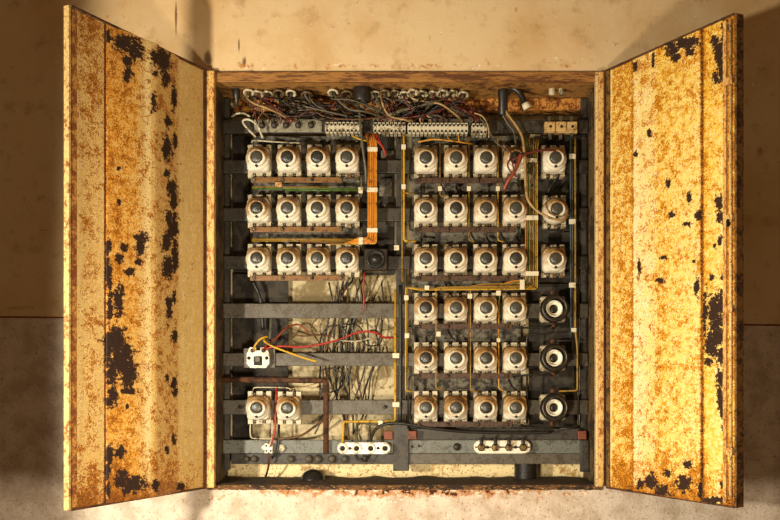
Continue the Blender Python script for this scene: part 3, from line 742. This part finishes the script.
for i in range(n + 1):
    x = -195.5 + 382 * i / n
    for k, y in enumerate(rows):
        h = .5 + 1.1 * max(0, mnoise.noise((x * .06, y * .08, 1)) + .5) + .8 * abs(mnoise.noise((x * .3, y * .3, 5)))
        if y > 60: h += 2.2 * max(0, mnoise.noise((x * .04, 3, 9)) + .3)
        if k in (0, len(rows) - 1): h = h * .6
        db.v.append((x, y, -105.4 + h))
m_ = len(rows)
for i in range(n):
    for k in range(m_ - 1): db.f.append((i * m_ + k, (i + 1) * m_ + k, (i + 1) * m_ + k + 1, i * m_ + k + 1)); db.smooth.append(True)
tag(db.build('floor_dirt', 'dirt'), 'dark crumbly dirt and rust lying along the cabinet floor', 'dirt', kind='stuff')

# ------------------------------------------------------------------ wires
def wire(pts, r, m, label, group=None, sharp=False, name='wire', cat='wire'):
    b = MB().tube([P(*p) for p in pts], r, 7, not sharp)
    return tag(b.build(name, m), label, cat, group)
def corners(pts, rad=2.5):
    """round the corners of a bent stiff wire"""
    o = [pts[0]]
    for a, b, c in zip(pts, pts[1:], pts[2:]):
        A, B, Cc = Vector(a), Vector(b), Vector(c)
        u = (A - B); v = (Cc - B); k = min(rad, u.length / 2.2, v.length / 2.2); u.normalize(); v.normalize()
        for t in (0, .33, .67, 1):
            s0 = B + u * k; s1 = B + v * k
            o.append(tuple(s0.lerp(B, t).lerp(B.lerp(s1, t), t)))
    o.append(pts[-1]); return o
def bundle(label, strands, clips, cat='wire bundle', name='wire_bundle'):
    """strands: (points, radius, material); clips: (x, y, width, height, depth)"""
    q = P(*strands[0][0][0]); t = thing(name, q, label, cat)
    for pts, r, m in strands:
        MB().tube([P(*p) for p in corners(pts)], r, 7, False).build('wire', m, t)
    for x, y, w, h, dd in clips:
        a = P(x - w / 2, y + h / 2, dd); c = P(x + w / 2, y - h / 2, dd)
        MB().box(a[0], c[0], dd, dd + 3.4, a[2], c[2], .5).build('clip', 'clip', t)
    return t
# orange bundle: down, then left along the middle row
st = []
for k, (x, m) in enumerate(((368.4, 'orange'), (370.4, 'amber'), (372.4, 'orange'), (374.4, 'orange'), (376.2, 'amber'))):
    yb = 238.2 + k * 1.3
    st.append(([(366 + k * 2.2, 133.5, 34), (x, 142, 30), (x, yb, 30), (357 - k * 3, yb, 30)], .95, m))
st.append(([(352, 136, 33), (360, 139.5, 31), (367, 141, 30.6)], .8, 'yellow'))
for yb, x0, x1, m in ((239.2, 252, 362, 'dull_yellow'), (240.9, 252, 362, 'dull_yellow'), (242.6, 300, 362, 'brown'), (244.2, 330, 362, 'dull_yellow')):
    st.append(([(x0, yb, 30.4), (x1, yb, 30.4)], .75, m))
bundle('orange wire bundle dropping from the terminal strips and turning left under the middle row', st, [(372.3, 149, 10.5, 4.5, 27.4), (372.3, 189.6, 10.5, 4.5, 27.4), (372.3, 230, 10.5, 4.5, 27.4), (361, 240.8, 4.6, 7, 27.4)])
bundle('green wire pair running level under the top row of the left bank', [([(252, 188.6, 33), (359, 188.6, 33)], .8, 'green'), ([(285, 190.4, 33), (360, 190.4, 33)], .8, 'green'), ([(252, 187, 33.5), (330, 187, 33.5)], .6, 'dull_yellow')], [(360.5, 190, 4.5, 6, 30)])
bundle('yellow wire hanging left of the right bank, turning to its second row', [([(403.6, 134, 34), (404, 143, 32), (404, 241, 32), (416, 241.4, 33)], 1.0, 'yellow'), ([(402, 140, 33), (402.2, 282, 33)], .8, 'dull_yellow'), ([(405, 193, 32.4), (414, 193.4, 33)], .7, 'dull_yellow')], [(403.6, 146.6, 4.4, 5, 29.6), (403.6, 186.5, 4.4, 5, 29.6), (396.6, 247.6, 5, 5, 29)])
# multicoloured trunk between the fourth and fifth columns
st = []
for k, (x, m) in enumerate(((525.8, 'orange'), (527.8, 'green'), (529.8, 'dull_yellow'), (531.6, 'brown'), (533.4, 'dull_yellow'), (535.4, 'dull_yellow'), (537.2, 'yellow'))):
    yb = 280 + k * 1.5
    xe = (499, 499.6, 470.5, 469, 436, 407, 405.6)[k]
    st.append(([(x + (k - 3) * .6, 138, 34), (x, 150, 31), (x, yb, 31), (xe + 14, yb + 1.0, 31), (xe, 285 + k * .6 if k < 4 else 287.4, 31.5), (xe, (296, 310, 391, 372, 389, 372, 391)[k], 31.5)] + ([((446 if k == 4 else xe + 8), (389 if k == 4 else 391.4), 33)] if k in (2, 4, 6) else []), .66, m))
bundle('multicoloured wire trunk right of the fourth fuse column, turning left into yellow branches', st,
       [(531.6, 160, 11, 4, 28), (531.8, 217.6, 13, 4.6, 28), (532.2, 273.4, 13, 4.6, 28), (522.4, 284.6, 4.6, 10, 28), (470, 296, 4.6, 5, 28.6), (498.6, 293, 4.6, 5, 28.6), (427, 287.6, 4.6, 4.4, 28.6), (406.4, 297.6, 4.4, 5, 28.6), (407, 335.6, 4.4, 5, 28.6), (438.6, 334, 4.4, 5, 28.6)])
bundle('dark and yellow wires down the far right side ending at the lowest open socket', [([(571, 138, 34), (570.6, 150, 31), (571, 300, 31), (571, 338, 31)], 1.0, 'blue_grey'), ([(573, 138, 34), (572.8, 150, 31), (572.8, 360, 31)], .9, 'black'),
    ([(575.4, 138, 34), (575.2, 150, 31), (575.4, 330, 31), (577.4, 350, 31), (577.4, 390.6, 31), (559, 391.2, 33)], 1.0, 'dull_yellow'), ([(574, 290, 31.6), (574, 335, 31.6)], .7, 'dull_yellow')],
    [(572.6, 156, 6.4, 5, 28), (572.6, 221.4, 6.4, 5, 28), (572.6, 285, 6.4, 5, 28), (574, 330, 5, 4.4, 28)])
bundle('yellow wire by the centre upright running down to the four-ring porcelain block', [([(395.4, 290, 38), (395.2, 421.4, 38), (343.4, 421.6, 36), (342.6, 443, 30)], 1.3, 'yellow')], [(396, 355.6, 7, 5, 34.6), (396, 404.6, 7, 5, 34.6), (380.6, 423, 4.6, 5, 33)])
tag(MB().tube([P(400.5, 285, 38), P(400.5, 350, 38), P(400.2, 424, 38)], 2.0, 8).build('cable', 'wire_black'), 'black cable taped along the front of the centre upright', 'cable')
for x, y0, y1, m, l in ((440, 138, 196, 'dull_yellow', 'dull yellow wire between the first and second columns of the right bank'), (469, 136, 241, 'dull_yellow', 'dull yellow wire between the second and third columns of the right bank'), (498, 136, 241, 'yellow', 'dull yellow wire between the third and fourth columns of the right bank')):
    bundle(l, [([(x, y0, 34), (x, y1, 33), (x + 6, y1 + .6, 33)], .75, m)], [(x, 188.4, 4, 4.6, 30.4)], 'wire', 'clipped_wire')
bundle('orange wire between the third and fourth columns, running down to the bottom row', [([(498.6, 300, 32.4), (498.8, 389, 32.4), (504, 391, 33)], .75, 'amber')], [(498.6, 340, 3.6, 4, 29.6)], 'wire', 'clipped_wire')
# red and yellow loose wires at the left
wire([(265.5, 350, 33), (268, 348, 31), (280, 346.2, 29), (300, 347, 28), (322, 344, 28), (340, 339, 29), (356, 333, 30), (367, 331.4, 31), (377, 333.4, 33), (384, 337.4, 36), (393, 337.4, 40)], 1.15, 'red', 'bright red wire reaching from the open fuse base to the centre upright')
wire([(253.8, 351, 32), (255, 345.5, 28), (259.5, 340, 27), (264, 337.4, 28), (267.4, 336.8, 31)], 1.1, 'yellow', 'short yellow wire arching up from the open fuse base')
wire([(264.4, 338.6, 32), (265, 342, 29), (274, 347, 27), (290, 353, 26), (304, 358, 26), (317, 361.6, 27)], 1.1, 'yellow', 'yellow wire with a free end lying across the rail under the red wire')
wire([(263, 350.6, 34), (267, 345, 36), (276, 338.4, 42), (284, 330, 46), (291, 325.6, 54), (300, 325, 58), (308, 332, 60)], 1.0, 'rust_red', 'dull red wire curving above the bright red one')
wire([(364.4, 272, 40), (363.4, 288, 40), (364, 300, 40), (363.6, 311, 42)], .8, 'red', 'short red wire hanging over the uppermost bare rail')
wire([(271, 318, 54), (270.6, 330, 50), (269.6, 341, 48)], 1.7, 'wire_grey', 'grey cable end hanging above the open fuse base')
wire([(253, 282, 50), (257, 290, 50), (261, 303, 54), (263, 330, 56)], 1.9, 'wire_black', 'thick black cable dropping behind the rail below the left bank')
wire([(275.8, 386, 44), (276.2, 396, 40), (275.4, 412, 38), (275, 430, 36), (271, 445, 34)], 1.1, 'red', 'red wire between the low pair of fuse holders')
wire([(272.2, 420, 38), (272, 436, 38), (270, 444, 34)], .9, 'white_wire', 'pale wire beside the red one between the low pair of fuse holders')
wire([(279, 424, 44), (278.6, 440, 42), (277, 452, 42), (272, 458, 44)], 1.3, 'wire_black', 'black wire between the small connector and its eyelet')
wire([(268.6, 453, 36), (269.6, 460, 38), (267.6, 470, 44), (265.6, 477, 52)], 1.1, 'brown', 'brown wire dropping from the small connector to the cabinet floor')
wire([(250.4, 424, 36), (250.4, 434, 38), (252.4, 438, 39), (262, 438.6, 40), (272, 438.4, 40)], .85, 'white_wire', 'pale wire bent square under the left fuse holder of the low pair')
wire([(253, 390, 38), (255, 387.6, 36), (266, 387.4, 36), (286, 387.8, 36), (291, 390, 37)], .7, 'white_wire', 'pale wire looped over the tops of the low pair')
wire([(290, 389, 38), (300, 387.4, 40), (312, 384.6, 42), (320, 382, 44)], .6, 'tan', 'thin tan wire from the low pair up to the bent conduit')
wire([(324, 420, 46), (314, 427, 44), (302, 435, 42), (288, 438.4, 41), (278, 439, 42)], 1.3, 'brown', 'brown cable sagging from the bent conduit to the bottom left rail')
# bent dark conduit framing the low pair
MBc = MB().tube([P(*p) for p in corners([(222.0, 379.6, 40), (326, 380.6, 40), (326, 453, 41)], 4)], 3.0, 10, False)
tag(MBc.build('conduit', 'rust_dark'), 'dark rusty conduit bent square around the low pair of fuse holders', 'conduit')
# wires to the porcelain blocks
wire([(357, 442, 28), (356.4, 432, 32), (357.4, 425.6, 36), (362, 422.8, 40), (372, 424.4, 42), (392, 424, 44)], 1.3, 'wire_grey', 'grey wire from the second ring of the porcelain block')
wire([(370.6, 442, 28), (371.8, 436, 30), (376, 429, 32), (384, 424.6, 32), (396, 423, 30), (412, 425, 30), (436, 429, 32), (470, 432, 36), (520, 433, 38), (552, 432, 38)], 1.6, 'wire_black', 'black cable arching from the porcelain block across to the right')
wire([(347, 400, 60), (347, 425, 58), (349, 440, 54)], 1.1, 'brown', 'brown wire coming down behind the four-ring porcelain block')
wire([(370, 422, 56), (369.6, 440, 54)], 1.0, 'wire_grey', 'short grey wire behind the third ring of the porcelain block')
wire([(355.4, 455, 38), (358, 459.6, 36), (364, 460.6, 36), (369, 457, 38), (370.6, 454, 40)], 1.1, 'wire_black', 'black wire looped under the four-ring porcelain block')
# right bank odds and ends
for pts, l in (([(553, 327, 34), (552, 333.4, 34), (527, 334.6, 34), (526, 364, 36)], 'black wire stepping from the topmost open socket down to its left'), ([(556, 341, 36), (566, 340.6, 36), (573, 340.4, 36)], 'black wire between the middle open socket and the right cables'),
               ([(505, 374.6, 34), (520, 376, 34), (545, 373, 34), (553, 375.6, 35)], 'black wire linking the fifth bus bar to the middle open socket'), ([(527, 376, 36), (527, 424, 38)], 'black wire dropping left of the lowest open socket'),
               ([(506, 425.4, 33), (525, 427.6, 33), (553, 427.6, 34), (553.4, 422, 35)], 'black wire linking the bottom bus bar to the lowest open socket'), ([(506, 327, 33), (520, 328, 33), (538, 327.6, 34), (552, 325.6, 35)], 'black wire linking the fourth bus bar to the topmost open socket'),
               ([(560, 174, 38), (552, 184, 44), (546, 196, 46)], 'short black wire under the topmost fuse holder of the far right column'), ([(498, 176, 40), (506, 186, 44), (514, 194, 44)], 'short black wire slanting between the top two fuse holders of the fourth column'),
               ([(578, 140, 40), (578.4, 300, 42), (578, 425, 42), (574, 428, 40), (560, 428.6, 38)], 'long black wire down the far right side'), ([(545, 232, 36), (570, 231.4, 36)], 'thin black wire under the round fuse holder'),
               ([(409, 326, 36), (412, 326, 34), (420, 327, 32)], 'black wire end at the fourth bus bar'), ([(408, 429, 36), (408.4, 380, 38), (411, 374, 36), (421, 376, 33)], 'black wire rising to the fifth bus bar')):
    wire(corners(pts, 4), 1.0, 'wire_black', l, sharp=True)
for k, (y, w) in enumerate(((176, 'top'), (226, 'second'), (274, 'third'), (423, 'bottom'))):
    wire(corners([(411, y - 22, 40), (409.6, y, 36), (410, y + 4, 33), (419, y + 4.6, 29)], 3), .9, 'wire_black', f'short black wire at the left end of the {w} bus bar in the right bank', sharp=True)
for k, (x, y, w) in enumerate(((440, 182, 'top'), (470, 231, 'second'), (500, 231, 'second'), (444, 280, 'third'), (447, 328, 'fourth'), (508, 378, 'fifth'))):
    wire([(x, y, 36), (x + 4, y + 8, 44), (x + 9, y + 13, 46), (x + 12, y + 17, 42)], .9, 'wire_black', f'short black wire slanting below the {w} bus bar of the right bank', 'short black wires below the bus bars of the right bank')
# tan cable from the elbow, curling under the round fuse holder
wire([(504, 108, 24), (508, 115, 22), (515, 124, 18), (522, 136, 14), (524, 150, 12), (525, 165, 11), (525.6, 182, 10), (527.4, 198, 9), (534, 208, 8), (545, 215.6, 8), (556, 219.6, 9), (564, 219, 12), (568, 214.6, 18)], 1.4, 'tan', 'tan cable dropping from the elbow and curling under the round fuse holder')
wire([(502, 108, 26), (505, 114, 24), (512, 122, 20), (520, 133, 16), (525, 145, 14), (522, 155, 12)], 1.5, 'brown', 'brown cable beside the tan one under the elbow')
wire([(500, 110, 28), (508, 124, 30), (514, 132, 32), (516, 146, 30)], 1.1, 'wire_grey', 'grey wire from the elbow to the fourth top fuse holder')
wire([(556, 150.4, 9), (545, 150, 8), (532, 152, 8), (522, 155.6, 8), (512, 160, 10)], 1.3, 'dark_red', 'dark red wire stretched level over the top right fuse holders')
wire([(504, 190, 14), (508, 181, 10), (514, 172, 8), (518, 164, 7), (521, 154, 8)], 1.9, 'rust_red', 'dull red sleeve slanting across the fourth fuse holder of the top row')
wire([(511, 158, 10), (507.6, 165, 9), (511, 172, 9), (517, 177, 10)], .9, 'dark_red', 'thin dark red wire looped over the fourth fuse holder of the top row')
wire([(505, 145, 20), (511, 153, 12), (513, 166, 8), (516, 176, 9)], .8, 'dark_red', 'thin dark red wire dropping across the fourth fuse holder of the top row')
wire([(480, 118, 30), (488, 128, 26), (494, 140, 24), (502, 147, 20), (508, 152, 14)], .9, 'wire_grey', 'grey wire swinging from the strips to the fourth top fuse holder')
wire([(470, 112, 32), (482, 116, 28), (488, 126, 25), (489, 138, 26)], .8, 'tan', 'thin tan wire bowing past the short terminal piece')
wire([(540, 138, 34), (530, 150, 30), (534, 170, 28), (530, 188, 28)], .8, 'wire_grey', 'thin grey wire over the multicoloured trunk')
# upper left
wire([(231.6, 116.6, 34), (237, 113.6, 30), (244, 113.4, 30), (250, 116.6, 34)], 1.1, 'white_wire', 'short pale wire arching beside the left end of the top rail')
wire([(262.6, 138, 34), (260, 131, 30), (256, 124, 28), (249, 119.6, 28), (243, 120.8, 30), (246, 127, 36), (256, 137, 38)], 1.2, 'white_wire', 'thick pale wire looped over the left end of the grey bolted plate')
wire([(252, 143, 38), (254, 140.6, 36), (272, 141.6, 36), (288, 142.6, 37), (300, 143, 40)], .8, 'white_wire', 'pale wire lying level over the top row of the left bank')
wire([(357, 98, 26), (359.4, 112, 22), (360.6, 128, 20), (363, 150, 22), (365.6, 170, 26), (366, 184, 32)], 1.35, 'wire_grey', 'grey cable falling left of the orange bundle')
wire([(376, 134, 30), (380, 142, 26), (384, 150, 26), (386, 156, 30)], 1.0, 'red', 'bright red wire hooking down right of the orange bundle')
wire([(372, 133, 30), (377, 141, 28), (382, 147, 30)], .8, 'rust_red', 'dull red wire hooking down right of the orange bundle')
for k, x in enumerate((431, 436.5, 442, 447.5, 453, 458.5, 464)):
    m = ('dull_yellow', 'wire_grey', 'wire_black', 'dull_yellow', 'wire_grey', 'amber', 'wire_black')[k]
    col = {'dull_yellow': 'dull yellow', 'wire_grey': 'grey', 'wire_black': 'black', 'amber': 'amber'}[m]
    wire(corners([(x, 133, 34), (x + .4, 139 + (k % 3) * 1.4, 33), (x + (14 if k % 2 else -12), 142 + (k % 3), 35)], 2), .75, m, f'short {col} wire bending down from the long terminal strip', 'short wires under the long terminal strip', True)
wire([(418, 142, 33), (434, 139.4, 32), (452, 141, 32), (466, 143, 34)], .9, 'amber', 'amber wire lying level under the long terminal strip')
# black wires of the lower tangle
rnd = random.Random(11)
for k in range(17):
    x0 = rnd.uniform(320, 384); x1 = 350 + (x0 - 350) * .55 + rnd.gauss(-4, 12); x1 = min(max(x1, 312), 388)
    pts = []; n = 6; ya = rnd.uniform(268, 300); yb = rnd.uniform(385, 442); bow = rnd.gauss(0, 9)
    for i in range(n):
        t = i / (n - 1)
        pts.append((x0 + (x1 - x0) * t + bow * math.sin(math.pi * t) + rnd.gauss(0, 3), ya + (yb - ya) * t, 63 + rnd.uniform(-6, 6)))
    m = rnd.choice(('wire_black', 'wire_black', 'wire_black', 'brown', 'wire_grey'))
    nm = {'wire_black': 'black', 'brown': 'brown', 'wire_grey': 'grey'}[m]
    wire(pts, rnd.uniform(.6, 1.0), m, f'{nm} wire hanging in the tangle behind the bare rails at the left', f'{nm} wires of the tangle behind the bare rails')
for k, (cx, cy, rx, ry) in enumerate(((335, 345, 15, 20), (344, 352, 10, 12), (352, 340, 13, 16), (330, 380, 14, 12), (372, 338, 10, 8))):
    pts = [(cx + rx * math.cos(a), cy + ry * math.sin(a), 60 + 3 * math.sin(2 * a)) for a in [math.radians(s) for s in range(100 + 40 * k, 390 + 40 * k, 36)]]
    wire(pts, .8, 'wire_black', 'thin black wire coiled in the tangle behind the bare rails at the left', 'coiled black wires behind the bare rails')
wire([(289, 332, 58), (302, 336, 58), (318, 335, 60), (335, 337, 60)], .8, 'brown', 'brown wire lying level behind the bright red wire')
wire([(330, 339, 44), (346, 341, 44), (358, 341, 44), (371, 338, 46)], .8, 'white_wire', 'thin pale wire under the right half of the bright red wire')
wire([(384, 366, 56), (387, 380, 56), (380, 388, 58)], .7, 'tan', 'thin tan wire in the gap right of the black tangle')
# the tangle under the roof
rnd = random.Random(5)
PAL = (('wire_black', 'black'), ('wire_black', 'black'), ('wire_grey', 'grey'), ('wire_grey', 'grey'), ('brown', 'brown'), ('dark_red', 'dark red'), ('tan', 'tan'))
for k in range(78):
    bx = BX[k % len(BX)] + rnd.uniform(-2.5, 2.5)
    if bx < 300: tx = rnd.choice((rnd.uniform(250, 300), rnd.uniform(326, 362)))
    elif bx < 372: tx = rnd.uniform(328, 400)
    else: tx = rnd.choice((rnd.uniform(374, 404), rnd.uniform(380, 440), rnd.uniform(410, 484)))
    sag = rnd.uniform(103, 118)
    d0 = rnd.uniform(16, 40)
    pts = [(bx, 92, 26), (bx + rnd.uniform(-3, 3), 97 + rnd.uniform(0, 3), d0), (bx + (tx - bx) * .25 + rnd.uniform(-6, 6), sag - 4 + rnd.uniform(-3, 3), d0 + rnd.uniform(-6, 8)),
           (bx + (tx - bx) * .6 + rnd.uniform(-6, 6), sag + rnd.uniform(-2, 4), d0 + rnd.uniform(-6, 10)), (tx + rnd.uniform(-3, 3), 118 + rnd.uniform(-2, 2), 33), (tx, 123, 36)]
    m, nm = PAL[rnd.randrange(len(PAL))]
    if 385 < bx < 450 and rnd.random() < .35: m, nm = 'dark_red', 'dark red'
    wire(pts, rnd.uniform(.65, 1.05), m, f'{nm} wire in the tangle between the roof bushings and the terminal strips', f'{nm} wires of the tangle under the roof')
for k in range(10):
    x0 = rnd.uniform(262, 300); y0 = rnd.uniform(104, 116); x1 = x0 + rnd.uniform(40, 90)
    m, nm = PAL[rnd.randrange(len(PAL))]
    wire([(x0, y0, 40), (x0 + (x1 - x0) * .33, y0 + rnd.uniform(-6, 6), 34), (x0 + (x1 - x0) * .66, y0 + rnd.uniform(-6, 8), 32), (x1, min(120, y0 + rnd.uniform(-3, 8)), 38)], .8, m, f'{nm} wire in the tangle between the roof bushings and the terminal strips', f'{nm} wires of the tangle under the roof')
# tan tag on the first bus bar
p = P(278.5, 184.5, 27); tag(MB().box(p[0] - 3.4, p[0] + 3.4, 27, 30.6, p[2] - 2.4, p[2] + 2.4, .5).build('cable_tag', 'tan_tag'), 'small tan tag on the copper bar under the top left row', 'tag')

for o in bpy.data.objects:
    if '_o' in o: del o['_o']

# ------------------------------------------------------------------ light
def area(name, pos, target, size, power, col):
    l = bpy.data.lights.new(name, 'AREA'); l.shape = 'DISK'; l.size = size; l.energy = power; l.color = col
    o = bpy.data.objects.new(name, l); C.objects.link(o); o.location = W(pos)
    o.rotation_euler = (W(target) - W(pos)).to_track_quat('-Z', 'Y').to_euler(); return o
def spot(name, pos, target, ang, blend, rad, power, col):
    l = bpy.data.lights.new(name, 'SPOT'); l.spot_size = math.radians(ang); l.spot_blend = blend; l.shadow_soft_size = rad; l.energy = power; l.color = col
    o = bpy.data.objects.new(name, l); C.objects.link(o); o.location = W(pos)
    o.rotation_euler = (W(target) - W(pos)).to_track_quat('-Z', 'Y').to_euler(); return o
spot('shaded_torch', (-408, -540, -20), (500, -515, -20), 166, .10, .035, 80.0, (1, .91, .72))  # cone edge is shaped to leave the left wall dark
area('low_fill_light', (-40, -460, -114), (-60, 0, 80), .14, 7.5, (1, .86, .64))  # added fill below the view, brightens the left door
area('rear_fill_light', (80, -1500, 500), (0, 0, 80), 1.2, 6.0, (1, .70, .40))  # added weak frontal fill from behind the camera
wd = bpy.data.worlds.new('dim_warm_room'); bpy.context.scene.world = wd; wd.use_nodes = True
wd.node_tree.nodes['Background'].inputs[0].default_value = (.58, .32, .14, 1); wd.node_tree.nodes['Background'].inputs[1].default_value = .16

cam = bpy.data.cameras.new('camera'); co = bpy.data.objects.new('camera', cam); C.objects.link(co)
co.location = (0, -D * S, ZC); co.rotation_euler = (math.pi / 2, 0, 0)
cam.sensor_width = 36; cam.lens = 36 * D / 780; cam.shift_x = -20 / 780; cam.shift_y = 120 / 780
cam.clip_start = .01
sc = bpy.context.scene; sc.camera = co
sc.view_settings.view_transform = 'Standard'; sc.view_settings.look = 'None'
sc.view_settings.exposure = 0.0; sc.view_settings.gamma = 1.0; sc.view_settings.use_curve_mapping = False
